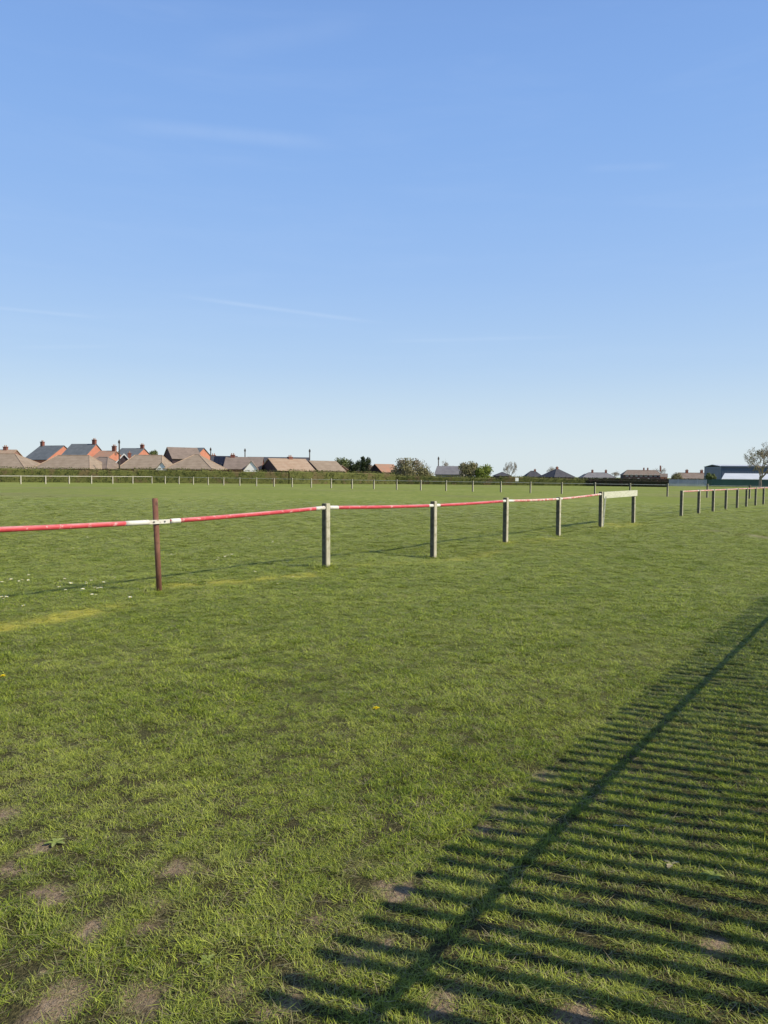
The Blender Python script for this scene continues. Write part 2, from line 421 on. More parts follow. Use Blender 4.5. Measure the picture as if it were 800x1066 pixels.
ng.interface.new_socket('Geometry', in_out='INPUT', socket_type='NodeSocketGeometry'); ng.interface.new_socket('Geometry', in_out='OUTPUT', socket_type='NodeSocketGeometry')
gi = ng.nodes.new('NodeGroupInput'); go = ng.nodes.new('NodeGroupOutput')
m2p = ng.nodes.new('GeometryNodeMeshToPoints'); iop = ng.nodes.new('GeometryNodeInstanceOnPoints'); ci = ng.nodes.new('GeometryNodeCollectionInfo')
ci.inputs['Collection'].default_value = tcol; ci.inputs['Separate Children'].default_value = True; ci.inputs['Reset Children'].default_value = True
iop.inputs['Pick Instance'].default_value = True
def na(name, typ):
    n = ng.nodes.new('GeometryNodeInputNamedAttribute'); n.data_type = typ; n.inputs[0].default_value = name; return n.outputs[0]
ri = ng.nodes.new('FunctionNodeRandomValue'); ri.data_type = 'INT'; ri.inputs[4].default_value = 0; ri.inputs[5].default_value = 9
L = ng.links.new
L(gi.outputs[0], m2p.inputs[0]); L(m2p.outputs[0], iop.inputs['Points']); L(ci.outputs[0], iop.inputs['Instance'])
L(ri.outputs[2], iop.inputs['Instance Index']); L(na('iscale', 'FLOAT_VECTOR'), iop.inputs['Scale'])
e2r = ng.nodes.new('FunctionNodeEulerToRotation'); L(na('irot', 'FLOAT_VECTOR'), e2r.inputs[0]); L(e2r.outputs[0], iop.inputs['Rotation'])
L(iop.outputs[0], go.inputs[0])
md = grass.modifiers.new('scatter', 'NODES'); md.node_group = ng

# ------------------------------------------------------------------ pitch railings
ANG = math.atan2(1.362, 1.0)                               # direction of the near touchline
def rail_between(parent, A, B, mat, white0, white1, r=.03, sag=.008):
    A = Vector(A); B = Vector(B); d = B - A; Ln = d.length
    m = MB(); n = 7
    m.tube([A + d * (i / (n - 1)) - Vector((0, 0, sag * math.sin(math.pi * i / (n - 1)))) for i in range(n)], r, 12)
    o = m.build('rail', M[mat], parent, True)
    for (s0, s1) in ((.0, white0), (1 - white1, 1.0)):
        if s1 - s0 <= 0: continue
        w = MB(); w.tube([A + d * (s0 + (s1 - s0) * i / 4) - Vector((0, 0, sag * math.sin(math.pi * (s0 + (s1 - s0) * i / 4)))) for i in range(5)], r + .0015, 12)
        w.build('white_band', M['rail_white'], o, True)
    return o
def square_post(parent, p, h, rz, mat, s=.1, lean=(0, 0), name='post'):
    bm = bmesh.new(); bmesh.ops.create_cube(bm, size=1)
    for v in bm.verts: v.co.x *= s; v.co.y *= s; v.co.z = (v.co.z + .5) * (h + .3) - .3
    bmesh.ops.bevel(bm, geom=bm.edges[:], offset=.008, segments=2, affect='EDGES')
    me = bpy.data.meshes.new(name); bm.to_mesh(me); bm.free()
    o = link(name, me, M[mat], parent); o.location = p; o.rotation_euler = (lean[1], lean[0], rz)
    return o
near = empty('pitch_railing', (0, 0, 0), label='low red and white tube rail on posts running across the near side of the pitch', cat='railing')
# (column, base row, rail row, top row)
surv = [(164, 618, 543, 519), (340, 592, 528.5, 524), (452, 583, 526.3, 521.8), (527, 566.5, 521.5, 518), (582, 557, 519.5, 517.5), (626, 547, 514.5, 511.8), (660, 542, 513, 510.5)]
prev0 = Vector((on_line(-127).x, on_line(-127).y, .95)); rails = [prev0]
tan_dir = Vector((1, 1.362, 0)).normalized(); nrm = Vector((1.362, -1, 0)).normalized()
for i, (px, by, ry, ty) in enumerate(surv):
    p = P_posts[i]; top = gp(px, ty, p.y).z; rz = gp(px, ry, p.y).z; g = gh(p.x, p.y)
    if i == 0:
        m = MB(); m.tube([(p.x + .03, p.y, -.3), (p.x - .035, p.y, top)], [.036, .036], 16)
        m.tube([(p.x - .035, p.y, top - .002), (p.x - .035, p.y, top + .004)], [.03, .026], 16)
        m.build('rusty_post', M['rust'], near, True)
        # flattened rail end bolted on the near face
        c = Vector((p.x - .008, p.y, rz)) + nrm * .042
        m = MB(); m.box(c, (.34, .012, .052), ANG); m.build('bracket', M['rail_white'], near)
        m = MB(); m.tube([c + tan_dir * .085 + nrm * .006, c + tan_dir * .085 + nrm * .014], .012, 10); m.build('bolt', M['metal'], near); m = MB(); m.tube([c - tan_dir * .085 + nrm * .006, c - tan_dir * .085 + nrm * .014], .012, 10); m.build('bolt', M['metal'], near)
    else:
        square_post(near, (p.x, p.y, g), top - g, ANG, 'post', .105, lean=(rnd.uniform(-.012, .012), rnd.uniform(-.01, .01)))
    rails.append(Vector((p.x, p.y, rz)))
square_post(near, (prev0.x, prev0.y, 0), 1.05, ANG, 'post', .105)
pp = on_line(-1000)
mats = ['rail_red', 'rail_red', 'rail_red', 'rail_red', 'rail_faded', 'rail_faded']
wb = [(.05, .115), (.05, .075), (.075, .05), (.05, .05), (.10, .06), (.05, .05)]
for i in range(6):
    A = rails[i] + (nrm * .04 if i == 1 else Vector((0, 0, 0))); B = rails[i + 1] + (nrm * .04 if i == 0 else Vector((0, 0, 0)))
    off = .05 if i not in () else 0
    A = A + tan_dir * (.17 if i == 1 else .05); B = B - tan_dir * (.17 if i == 0 else .05)
    rail_between(near, A, B, mats[i], *wb[i], r=.031)
m = MB(); a = prev0 - tan_dir * 3.2; rail_between(near, a, prev0 - tan_dir * .05, 'rail_red', .05, .08, r=.031)
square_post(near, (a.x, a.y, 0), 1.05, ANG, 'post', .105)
# board over the last bay
A = Vector((P_posts[5].x, P_posts[5].y, 0)) + nrm * .07 + tan_dir * .02; B = Vector((P_posts[6].x, P_posts[6].y, 0)) + nrm * .07 + tan_dir * .10
z0 = gp(632, 515.5, A.y).z; z1 = gp(662, 513.2, B.y).z
bm = MB(); th = nrm * .016; hb = Vector((0, 0, .10))
A.z = z0; B.z = z1
bm.add([A - hb - th, A - hb + th, B - hb + th, B - hb - th, A + hb - th, A + hb + th, B + hb + th, B + hb - th], [(0, 1, 2, 3), (7, 6, 5, 4), (0, 4, 5, 1), (1, 5, 6, 2), (2, 6, 7, 3), (3, 7, 4, 0)])
bm.build('board', M['board'], near)
p = P_posts[5] + tan_dir * .10 + nrm * .05
m = MB(); m.add([(p.x + dx * .022 + (.05 if k else -.03), p.y + dy * .022, (.98 if k else -.2)) for k in (0, 1) for dx, dy in ((-1, -1), (1, -1), (1, 1), (-1, 1))], [(0, 3, 2, 1), (4, 5, 6, 7), (0, 1, 5, 4), (1, 2, 6, 5), (2, 3, 7, 6), (3, 0, 4, 7)])
m.build('leaning_slat', M['board'], near)

# far run beyond the gap, up to the corner
rr_ = empty('pitch_railing', (0, 0, 0), label='pinkish rail on dark posts continuing past the gap on the right of the pitch', cat='railing')
CORN = Vector((31.3, 13.745 + 1.362 * 31.3, 0))
Zs = [30.4, 32.7, 34.9, 37.1, 39.3, 41.3, 43.5, 45.6, 47.8, 50, 52.1, 54.2]
Q = [Vector(((z - 13.745) / 1.362, z, 0)) for z in Zs] + [CORN]
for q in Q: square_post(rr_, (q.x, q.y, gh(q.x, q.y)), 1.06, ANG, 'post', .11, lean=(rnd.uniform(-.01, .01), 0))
for i in range(len(Q) - 1):
    rail_between(rr_, Q[i] + Vector((0, 0, 1.02)) - nrm * 0, Q[i + 1] + Vector((0, 0, 1.02)), 'rail_faded', .08, .08, r=.03)
# far side
A0 = Vector((-33.6, 107, 0))
fs_ = empty('pitch_railing', (0, 0, 0), label='long cream rail on small posts along the far side of the pitch', cat='railing')
n = 26; ad = math.atan2((CORN - A0).y, (CORN - A0).x)
Q = [A0.lerp(CORN, i / n) for i in range(n)]
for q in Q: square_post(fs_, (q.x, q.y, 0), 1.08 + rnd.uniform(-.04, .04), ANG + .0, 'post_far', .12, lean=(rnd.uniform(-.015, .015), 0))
for i in range(n): rail_between(fs_, (Q[i] + Vector((0, 0, .98))), ((Q + [CORN])[i + 1] + Vector((0, 0, .98))), 'rail_cream', 0, 0, r=.018)
# left side
ls_ = empty('pitch_railing', (0, 0, 0), label='cream rail on pale posts at the left end, in front of the long green hedge', cat='railing')
Q = [A0 - tan_dir * (3.2 * i) for i in range(1, 18)]
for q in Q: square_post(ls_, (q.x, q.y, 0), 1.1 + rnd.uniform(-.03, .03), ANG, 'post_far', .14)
for i in range(len(Q)): rail_between(ls_, ([A0] + Q)[i] + Vector((0, 0, 1.0)), Q[i] + Vector((0, 0, 1.0)), 'rail_cream', 0, 0, r=.038)

# ------------------------------------------------------------------ sun
saz = Vector((.94, -.35, 0)).normalized(); SEL = 38
sd = saz * math.cos(R(SEL)) + Vector((0, 0, math.sin(R(SEL))))
sl = bpy.data.lights.new('sun', 'SUN'); sl.energy = 5.0; sl.angle = R(.5); sl.color = (1, .91, .74)
so = bpy.data.objects.new('sun', sl); COL.objects.link(so); so.rotation_euler = sd.to_track_quat('Z', 'Y').to_euler(); so.location = (20, -10, 30)

# ------------------------------------------------------------------ picket fence at the photographer's side (stands right of the frame, its shadow lies on the grass)
u = Vector((1, 1.42, 0)).normalized(); HR = 1.04
off = saz * (HR / math.tan(R(SEL)))
F0 = Vector((0, 2.167, 0)) + off                          # foot line of the fence
pf = empty('picket_fence', (0, 0, 0), label='wooden picket fence whose striped shadow falls over the grass at lower right', cat='fence')
m = MB(); fa = math.atan2(u.y, u.x)
pk = []
s = -3.2
while s < 9.2:
    pk.append(s); s += .122
pick_me = None
for s in pk:
    q = F0 + u * s
    if pick_me is None:
        mm = MB(); hh = 1.235; w = .054
        sec = [(-w / 2, .04), (w / 2, .04), (w / 2, hh), (w * .3, hh + .03), (-w * .3, hh + .03), (-w / 2, hh)]
        vs = [(x, -.009, z) for x, z in sec] + [(x, .009, z) for x, z in sec]
        k = len(sec); mm.add(vs, [tuple(range(k)), tuple(range(2 * k - 1, k - 1, -1))] + [(i, i + k, (i + 1) % k + k, (i + 1) % k) for i in range(k)])
        o = mm.build('picket', M['pole_wood'], pf); pick_me = o
    else:
        o = pick_me.copy(); COL.objects.link(o)
    o.location = q + u * rnd.uniform(-.006, .006) + Vector((0, 0, rnd.uniform(-.012, .012))); o.rotation_euler = (0, rnd.uniform(-.014, .014), fa + rnd.uniform(-.12, .12))
pn = Vector((-u.y, u.x, 0))
for z in (.14, HR):
    m = MB(); c = F0 + u * 3 - pn * .03; m.tube([c - u * 6.3 + Vector((0, 0, z)), c + u * 6.3 + Vector((0, 0, z))], .019, 12); m.build('rail', M['pole_wood'], pf)
for s in (-3, -.6, 9):
    c = F0 + u * s - pn * .11; m = MB(); m.box((c.x, c.y, .5), (.08, .08, 1.2), fa); m.build('post', M['pole_wood'], pf)

# ------------------------------------------------------------------ hedges
def hedge(name, label, pts_, width, h0, h1, mat, leaf=.2, per=60, cat='hedge', seed=1):
    rr = random.Random(seed); m = MB()
    c = sum((Vector(p) for p in pts_), Vector()) / len(pts_)
    root = c
    for i in range(len(pts_) - 1):
        A = Vector(pts_[i]) - root; B = Vector(pts_[i + 1]) - root; d = B - A; Ln = d.length; t_ = d / Ln; nn = Vector((-t_.y, t_.x, 0))
        hh = lambda s: (h0 + (h1 - h0) * s) * (1 + .07 * noise.noise(Vector(((A + d * s).x * .25, seed, 0))) + .05 * noise.noise(Vector(((A + d * s).x * 1.1, seed, 4))))
        # solid inner body
        k = max(2, int(Ln / 1.0)); ring = []
        for j in range(k + 1):
            s = j / k; H = hh(s) * .92; w = width * .42
            for a_, b_ in ((-w, 0), (-w, H * .9), (-w * .6, H), (w * .6, H), (w, H * .9), (w, 0)):
                ring.append(A + d * s + nn * a_ + Vector((0, 0, b_)))
        fs = []
        for j in range(k):
            for q in range(5): fs.append((j * 6 + q, j * 6 + q + 1, (j + 1) * 6 + q + 1, (j + 1) * 6 + q))
        m.add(ring, fs)
        for _ in range(int(Ln * per)):
            s = rr.random(); H = hh(s); side = rr.random()
            if side < .6: p_ = A + d * s + nn * (-width * .5 + rr.gauss(0, .08)) * (1 if rr.random() < .85 else -1) + Vector((0, 0, rr.uniform(.02, 1) * H))
            else: p_ = A + d * s + nn * rr.uniform(-.5, .5) * width + Vector((0, 0, H + rr.gauss(0, .07)))
            # keep the cards nearer the camera side
            L_ = leaf * rr.uniform(.5, 1.3)
            e = Vector((rr.gauss(0, 1), rr.gauss(0, 1), rr.gauss(0, 1))).normalized(); f_ = e.cross(Vector((rr.gauss(0, 1), rr.gauss(0, 1), rr.gauss(0, 1)))).normalized()
            m.add([p_ - e * L_ * .5, p_ + f_ * L_ * .35, p_ + e * L_ * .5, p_ - f_ * L_ * .35], [(0, 1, 2, 3)])
    o = m.build(name, M[mat]); o.location = root
    return tag(o, label, cat)
def gxy(px, Z): q = gp(px, 495, Z); return (q.x, q.y, 0)
hedge('garden_hedge', 'long clipped green hedge in front of the bungalows on the left', [gxy(-70, 104), gxy(140, 113), gxy(300, 119), gxy(410, 130)], 1.4, 2.25, 2.0, 'hedge', seed=1)
hedge('garden_hedge', 'brownish low hedge running behind the middle trees to the dark roofed bungalow', [gxy(408, 131), gxy(520, 131), gxy(612, 131)], 1.2, 1.6, 1.25, 'hedge', seed=2)
hedge('dark_hedge', 'dark low hedge below the long brick house on the right', [gxy(560, 134), gxy(696, 126)], 1.1, 1.2, 1.12, 'hedge_dark', seed=3)

hedge('distant_hedge', 'thin distant brownish hedge line under the far right houses', [gxy(505, 215), gxy(640, 215), gxy(760, 205)], 1.4, 1.35, 1.35, 'hedge_dark', leaf=.3, per=30, seed=5)
# ------------------------------------------------------------------ buildings
def wedge(m, xs_, W, z0, z1, off_=0):                     # helper: gable prism pieces
    pass
def house(name, label, px, Z, L_, W, rot, eave, ridge, kind, roof, wall, chim=(), cmat='brick_red', barge=None, gables=(), windows=(), base=-1.0, solar=False, cat='house', hipl=None, door=None, group=None):
    c = gp(px, 495, Z); root = empty(name, (c.x, c.y, 0), R(rot), label=label, cat=cat, group=group)
    hl, hw = L_ / 2, W / 2; ov = .3; drop = (ridge - eave) / hw * ov
    w = MB()
    if kind == 'gable':
        vs = []
        for sx in (-1, 1):
            vs += [(sx * hl, -hw, base), (sx * hl, -hw, eave), (sx * hl, 0, ridge - .03), (sx * hl, hw, eave), (sx * hl, hw, base)]
        w.add(vs, [(0, 1, 2, 3, 4), (9, 8, 7, 6, 5), (0, 5, 6, 1), (4, 3, 8, 9), (0, 4, 9, 5)])
    else:
        w.box((0, 0, (eave + base) / 2), (L_, W, eave - base))
    w.build('wall', M[wall], root)
    r = MB(); th = .12
    if kind == 'gable':
        x = hl + .18
        for sy in (-1, 1):
            e0 = Vector((0, sy * (hw + ov), eave - drop)); r0 = Vector((0, 0, ridge))
            vs = [(-x, e0.y, e0.z), (x, e0.y, e0.z), (x, 0, ridge), (-x, 0, ridge), (-x, e0.y, e0.z + th), (x, e0.y, e0.z + th), (x, 0, ridge + th), (-x, 0, ridge + th)]
            r.add(vs, [(0, 1, 2, 3), (4, 7, 6, 5), (0, 4, 5, 1), (0, 3, 7, 4), (1, 5, 6, 2)])
        ro = r.build('roof', M[roof], root)
    else:
        x, y = hl + ov, hw + ov; rl = max(.3, hl - hw * .95) if hipl is None else hipl; ez = eave - drop
        vs = [(-x, -y, ez), (x, -y, ez), (x, y, ez), (-x, y, ez), (-x, -y, ez + .1), (x, -y, ez + .1), (x, y, ez + .1), (-x, y, ez + .1), (-rl, 0, ridge), (rl, 0, ridge)]
        r.add(vs, [(3, 2, 1, 0), (0, 1, 5, 4), (1, 2, 6, 5), (2, 3, 7, 6), (3, 0, 4, 7), (4, 5, 9, 8), (5, 6, 9), (6, 7, 8, 9), (7, 4, 8)])
        ro = r.build('roof', M[roof], root)
        rc = MB(); rc.tube([(-rl, 0, ridge + .02), (rl, 0, ridge + .02)], .09, 6)
        for a_, b_ in (((-rl, 0, ridge), (-x, -y, ez + .12)), ((rl, 0, ridge), (x, -y, ez + .12)), ((rl, 0, ridge), (x, y, ez + .12)), ((-rl, 0, ridge), (-x, y, ez + .12))): rc.tube([a_, b_], .08, 6)
        rc.build('ridge_tiles', M['roof_tan2' if 'tan' in roof else roof], ro)
    for cx in chim:
        m_ = MB(); cy = cx[1]; zz = ridge - abs(cy) / hw * (ridge - eave); h_ = cx[2]
        m_.box((cx[0], cy, zz + h_ / 2 - .4), (.75, .6, h_ + .8)); m_.box((cx[0], cy, zz + h_ + .03), (.88, .72, .14))
        ch = m_.build('chimney', M[cmat], ro)
        m_ = MB()
        for q in (-.18, .18): m_.tube([(cx[0] + q, cy, zz + h_ + .08), (cx[0] + q, cy, zz + h_ + .42)], [.11, .09], 8)
        m_.build('chimney_pot', M['roof_orange'], ch)
    if barge:
        for sx in ((-1,) if barge == 'l' else (1,)):
            m_ = MB(); x = sx * (hl + .2)
            for sy in (-1, 1):
                y0 = sy * (hw + ov)
                vs = [(x - .03, y0, eave - drop - .12), (x + .03, y0, eave - drop - .12), (x + .03, 0, ridge - .12), (x - .03, 0, ridge - .12), (x - .03, y0, eave - drop + .15), (x + .03, y0, eave - drop + .15), (x + .03, 0, ridge + .15), (x - .03, 0, ridge + .15)]
                m_.add(vs, [(0, 1, 2, 3), (4, 7, 6, 5), (0, 4, 5, 1), (0, 3, 7, 4), (1, 5, 6, 2), (3, 2, 6, 7)])
            m_.build('bargeboard', M['trim_white'], root)
    for gx, gw, gz0, gz1, depth, gm_ in gables:            # front cross gable
        m_ = MB(); y0 = -hw - depth
        vs = [(gx - gw / 2, y0, base), (gx + gw / 2, y0, base), (gx + gw / 2, y0, gz0), (gx, y0, gz1), (gx - gw / 2, y0, gz0), (gx - gw / 2, 0, base), (gx + gw / 2, 0, base), (gx + gw / 2, 0, gz0), (gx, 0, gz1), (gx - gw / 2, 0, gz0)]
        m_.add(vs, [(0, 1, 2, 3, 4), (1, 6, 7, 2), (5, 0, 4, 9)]); m_.build('gable_wall', M[gm_], root)
        m_ = MB()
        for sx in (-1, 1):
            ex = gx + sx * (gw / 2 + .2); ez = gz0 - .2 * (gz1 - gz0) / (gw / 2)
            vs = [(ex, y0 - .15, ez), (gx, y0 - .15, gz1), (gx, 0, gz1), (ex, 0, ez), (ex, y0 - .15, ez + .12), (gx, y0 - .15, gz1 + .12), (gx, 0, gz1 + .12), (ex, 0, ez + .12)]
            m_.add(vs, [(0, 1, 2, 3), (4, 7, 6, 5), (0, 4, 5, 1), (0, 3, 7, 4)])
        m_.build('gable_roof', M[roof], root)
    for wx, wz, ww, wh, side in windows:                   # side: 'f' front, 'r' right end
        fr = MB(); gl = MB(); ty = .06
        if side == 'f':
            fr.box((wx, -hw - .01, wz), (ww, ty, wh)); gl_c = [(wx - ww * .24, -hw - .045, wz), (wx + ww * .24, -hw - .045, wz)]; gd = (ww * .4, .02, wh * .82)
        else:
            fr.box((hl + .01, wx, wz), (ty, ww, wh)); gl_c = [(hl + .045, wx - ww * .24, wz), (hl + .045, wx + ww * .24, wz)]; gd = (.02, ww * .4, wh * .82)
        fo = fr.build('window', M['trim_white'], root)
        for g_ in gl_c: gl.box(g_, gd)
        gl.build('pane', M['glass'], fo)
    if door:
        m_ = MB(); m_.box((door[0], -hw - .02, door[2] / 2 + .1), (door[1], .08, door[2])); m_.build('door', M[door[3]], root)
    if solar:
        m_ = MB(); sl_ = (ridge - eave) / hw
        for i in range(4):
            for j in range(2):
                x0 = -hl + .5 + i * (L_ - 1.0) / 4; x1 = x0 + (L_ - 1.0) / 4 - .06
                ya = -hw * (.90 - j * .42); yb = ya + hw * .4
                za = ridge + sl_ * ya + .22; zb = ridge + sl_ * yb + .22
                m_.add([(x0, ya, za), (x1, ya, za), (x1, yb, zb), (x0, yb, zb), (x0, ya, za - .05), (x1, ya, za - .05), (x1, yb, zb - .05), (x0, yb, zb - .05)], [(0, 1, 2, 3), (0, 4, 5, 1), (1, 5, 6, 2), (3, 2, 6, 7), (0, 3, 7, 4)])
        m_.build('solar_panel', M['solar'], ro)
    return root
def zz(px, py, Z): return gp(px, py, Z).z
def hs(name, label, px, Z, L_, W, rot, ey, ry, *a, **k):
    return house(name, label, px, Z, L_, W, rot, zz(px, ey, Z), zz(px, ry, Z), *a, **k)
win = lambda *xs_: [(x, .9, 1.4, 1.1, 'f') for x in xs_]
hs('bungalow', 'tan hipped bungalow at the far left edge, nearest the hedge', 4, 135, 13, 9, -4, 487, 472.4, 'hip', 'roof_tan', 'brick_red', windows=win(-3, 2))
hs('bungalow', 'tan roof with a red chimney rising behind the leftmost bungalow', -4, 152, 9, 7, -6, 480, 468.5, 'gable', 'roof_tan2', 'brick_red', chim=[(2.2, 0, .6)], windows=win(0))
hs('brick_house', 'tall house with slate roof slanting left and a chimney on its left end', 55, 168, 7.2, 9, -25, 478.5, 464.3, 'gable', 'roof_slate', 'brick_orange', chim=[(-3.1, 0, .9)], windows=[(0, 3.2, 1.2, 1.1, 'f')])
hs('brick_house', 'tall house with slate roof and bright orange brick gable on its right', 88, 160, 6.2, 6.8, -18, 475.5, 462.6, 'gable', 'roof_slate', 'brick_orange', chim=[(2.7, 0, .9)], windows=[(0, 3.2, 1.2, 1.1, 'f')])
hs('bungalow', 'wide tan hipped bungalow below the two slate roofed houses', 77, 130, 9.6, 8, -5, 487.5, 474.2, 'hip', 'roof_tan', 'brick_red', hipl=2.9, windows=win(-2, 2))
hs('bungalow', 'small grey brown hipped roof joined right of the wide tan bungalow', 108, 134, 5.5, 7, -12, 487.5, 476, 'hip', 'roof_brown', 'brick_red', hipl=.9)
hs('brick_house', 'small orange tiled roof beside the telegraph pole, red chimney at its right', 113, 157, 3.6, 7, -15, 479, 469.7, 'gable', 'roof_orange', 'brick_orange', chim=[(1.5, 0, 1.0)])
hs('brick_house', 'dark gable edged in white boards right of the tallest telegraph pole', 130, 138, 6, 3.4, -72, 484, 473.2, 'gable', 'roof_dark', 'brick_dark', chim=[(1.2, .9, 1.2)], barge='r', windows=[(0, 1.2, 1.0, .9, 'r')])
hs('brick_house', 'long dark grey roof with orange gable and chimney on its right end', 139, 172, 5.6, 7, -14, 476, 467, 'gable', 'roof_slate', 'brick_orange', chim=[(2.4, 0, .8)])
hs('bungalow', 'tan hipped bungalow with a small white front gable', 155, 132, 7.2, 8, -3, 487.5, 474, 'hip', 'roof_tan', 'brick_red', hipl=2.5, gables=[(4.1, 2.0, zz(176, 489, 128), zz(176, 481.5, 128), .8, 'render_white')])
hs('brick_house', 'house with dark triangular end wall facing left and grey tan roof', 190, 160, 6.2, 7.4, 31, 477.5, 466.3, 'gable', 'roof_brown', 'brick_dark', windows=[])
hs('brick_house', 'narrow slate roof with orange brick gable behind the pyramid roofed bungalow', 204, 166, 4.4, 5.6, -25, 476, 466.6, 'gable', 'roof_slate', 'brick_orange')
hs('bungalow', 'tan pyramid roofed bungalow just right of the small white gable', 205, 128, 7.6, 8.4, -4, 488, 473.4, 'hip', 'roof_tan', 'brick_red', hipl=.4, windows=win(0))
hs('bungalow', 'dark roofed bungalow with black solar panels and a low white gable', 234, 142, 4.6, 7, 6, 487, 475.3, 'gable', 'roof_dark', 'brick_red', solar=True, gables=[(-.3, 1.9, zz(233, 489, 138), zz(233, 483, 138), .8, 'render_white')], chim=[(-2.1, .3, .35)])
hs('bungalow', 'brown roofed bungalow with a larger white gable at its right', 255, 138, 6.6, 7.4, 4, 488, 476.4, 'gable', 'roof_brown', 'brick_red', gables=[(1.7, 2.7, zz(264, 490, 134), zz(264, 480.3, 134), 1.0, 'render_white')], chim=[(-2.2, 0, .4)])
hs('brick_house', 'long low dark roof standing behind the white gabled bungalow', 290, 166, 13.5, 6, 0, 482, 476.4, 'gable', 'roof_dark', 'brick_dark')
hs('bungalow', 'bungalow with dark left gable and worn orange tan roof', 299, 136, 7.2, 7.6, 33, 489.5, 478, 'gable', 'roof_tan2', 'brick_dark', chim=[(.6, 0, .35)])
hs('bungalow', 'bungalow with dark left gable and plain tan roof right of a telegraph pole', 336, 142, 5.6, 7.2, 33, 490, 480.3, 'gable', 'roof_tan', 'brick_dark')
hs('brick_house', 'tiny orange brick gable below the rounded green tree', 356, 150, 3, 2.0, -84, 488.5, 484.7, 'gable', 'roof_tan2', 'brick_orange')
hs('bungalow', 'low grey roofed bungalow below the dark conifer', 370, 178, 5.2, 6, 5, 490, 484.2, 'gable', 'roof_grey', 'brick_red', chim=[(1.9, 0, .6)])
hs('bungalow', 'small tan hipped roof just right of the low grey roofed bungalow', 386, 170, 3.0, 5, -8, 491, 484.8, 'hip', 'roof_tan', 'brick_red', hipl=.3)
hs('bungalow', 'orange tan roof with dark left gable beside the first big bush', 400, 162, 4.4, 6, 30, 491.5, 483.6, 'gable', 'roof_orange', 'brick_dark')
hs('outbuilding', 'grey slate roofed outbuilding with dark opening between the big bushes', 469, 146, 5.0, 4.6, -16, 493.5, 485.8, 'gable', 'roof_grey', 'render_cream', door=(.3, 2.0, 1.3, 'brick_dark'), cat='outbuilding')
hs('bungalow', 'very low dark roof between the bright green tree and the bare tree', 523, 300, 6, 8, 0, 495.4, 491.6, 'hip', 'roof_dark', 'brick_dark')
hs('bungalow', 'smaller dark hipped roof left of the larger dark pyramid roof', 555, 300, 6.2, 7, 0, 496, 490.3, 'hip', 'roof_dark', 'brick_dark', hipl=.9, chim=[(.8, 0, .5)])
hs('bungalow', 'larger dark pyramid roofed house in the middle of the skyline', 580, 265, 8.6, 8.6, 24, 496.3, 488, 'hip', 'roof_dark', 'brick_dark', hipl=.3, chim=[(0, 0, .5)])
hs('bungalow', 'low pale walled bungalow with brown roof and two chimneys', 622, 300, 12.5, 8, -4, 497, 492, 'hip', 'roof_grey', 'render_white', hipl=3.5, chim=[(-2, 0, .9), (3.4, 0, .9)], windows=[(x, .9, 1.4, 1.1, 'f') for x in (-4, -1, 2.2, 4.6)])
hs('brick_house', 'low brown roofed wing left of the pale walled bungalow', 611, 330, 5, 7, 0, 497.2, 493.4, 'hip', 'roof_brown', 'brick_red', hipl=1)
hs('terraced_house', 'long brick house with a row of upper windows, hipped roof and several chimneys', 668, 450, 23, 9, -6, 494.4, 489.4, 'hip', 'roof_brown', 'brick_dark', hipl=8.5, chim=[(1.3, 0, 1.2), (3.6, 0, 1.2), (11.0, 0, 2.6)],
   windows=[(x, 2.9, 1.5, 1.3, 'f') for x in (-9.5, -6.8, -4, -1.2, 1.6, 4.4, 7.2, 9.8)] + [(x, .6, 1.5, 1.2, 'f') for x in (-8, -2.5, 3, 8.5)])
hs('brick_house', 'orange brick end house right of the long windowed brick house', 691.5, 440, 3.8, 6, -20, 496.4, 493.2, 'gable', 'roof_brown', 'brick_orange')
hs('bungalow', 'brown roofed pale bungalow with two chimneys left of the navy shed', 720, 240, 9.6, 8, -3, 498, 492.3, 'hip', 'roof_brown', 'render_cream', hipl=4.0, chim=[(-1.5, 0, .8), (3.2, 0, .8)])
# navy shed with pale shallow roof, lower store with white roof
def shed():
    c = gp(790, 495, 162); root = empty('metal_shed', (c.x, c.y, 0), R(-6), label='navy blue metal clad shed with pale shallow roof behind the bare tree', cat='shed')
    e = zz(770, 486, 160); w = 19.5
    m = MB(); m.box((0, 0, e / 2 - .25), (w, 11, e + .5)); m.build('wall', M['clad_navy'], root)
    m = MB(); x = w / 2 + .1
    m.add([(-x, -5.7, e), (x, -5.7, e), (x, 0, e + .42), (-x, 0, e + .42), (x, 5.7, e), (-x, 5.7, e), (-x, -5.7, e + .1), (x, -5.7, e + .1), (x, 0, e + .52), (-x, 0, e + .52), (x, 5.7, e + .1), (-x, 5.7, e + .1)],
          [(0, 6, 7, 1), (6, 9, 8, 7), (9, 11, 10, 8), (1, 7, 8, 2), (2, 8, 10, 4), (0, 3, 9, 6), (3, 5, 11, 9), (0, 1, 2, 3), (3, 2, 4, 5)])
    r = m.build('roof', M['clad_pale'], root)
    m = MB(); m.box((0, -5.74, e + .02), (w + .24, .1, .28)); m.build('gutter', M['clad_navy'], root)
    m = MB()
    for i in range(38): m.box((-w / 2 + .3 + i * .51, -5.53, e / 2), (.08, .05, e - .2))
    m.build('cladding_ribs', M['clad_navy'], root)
shed()
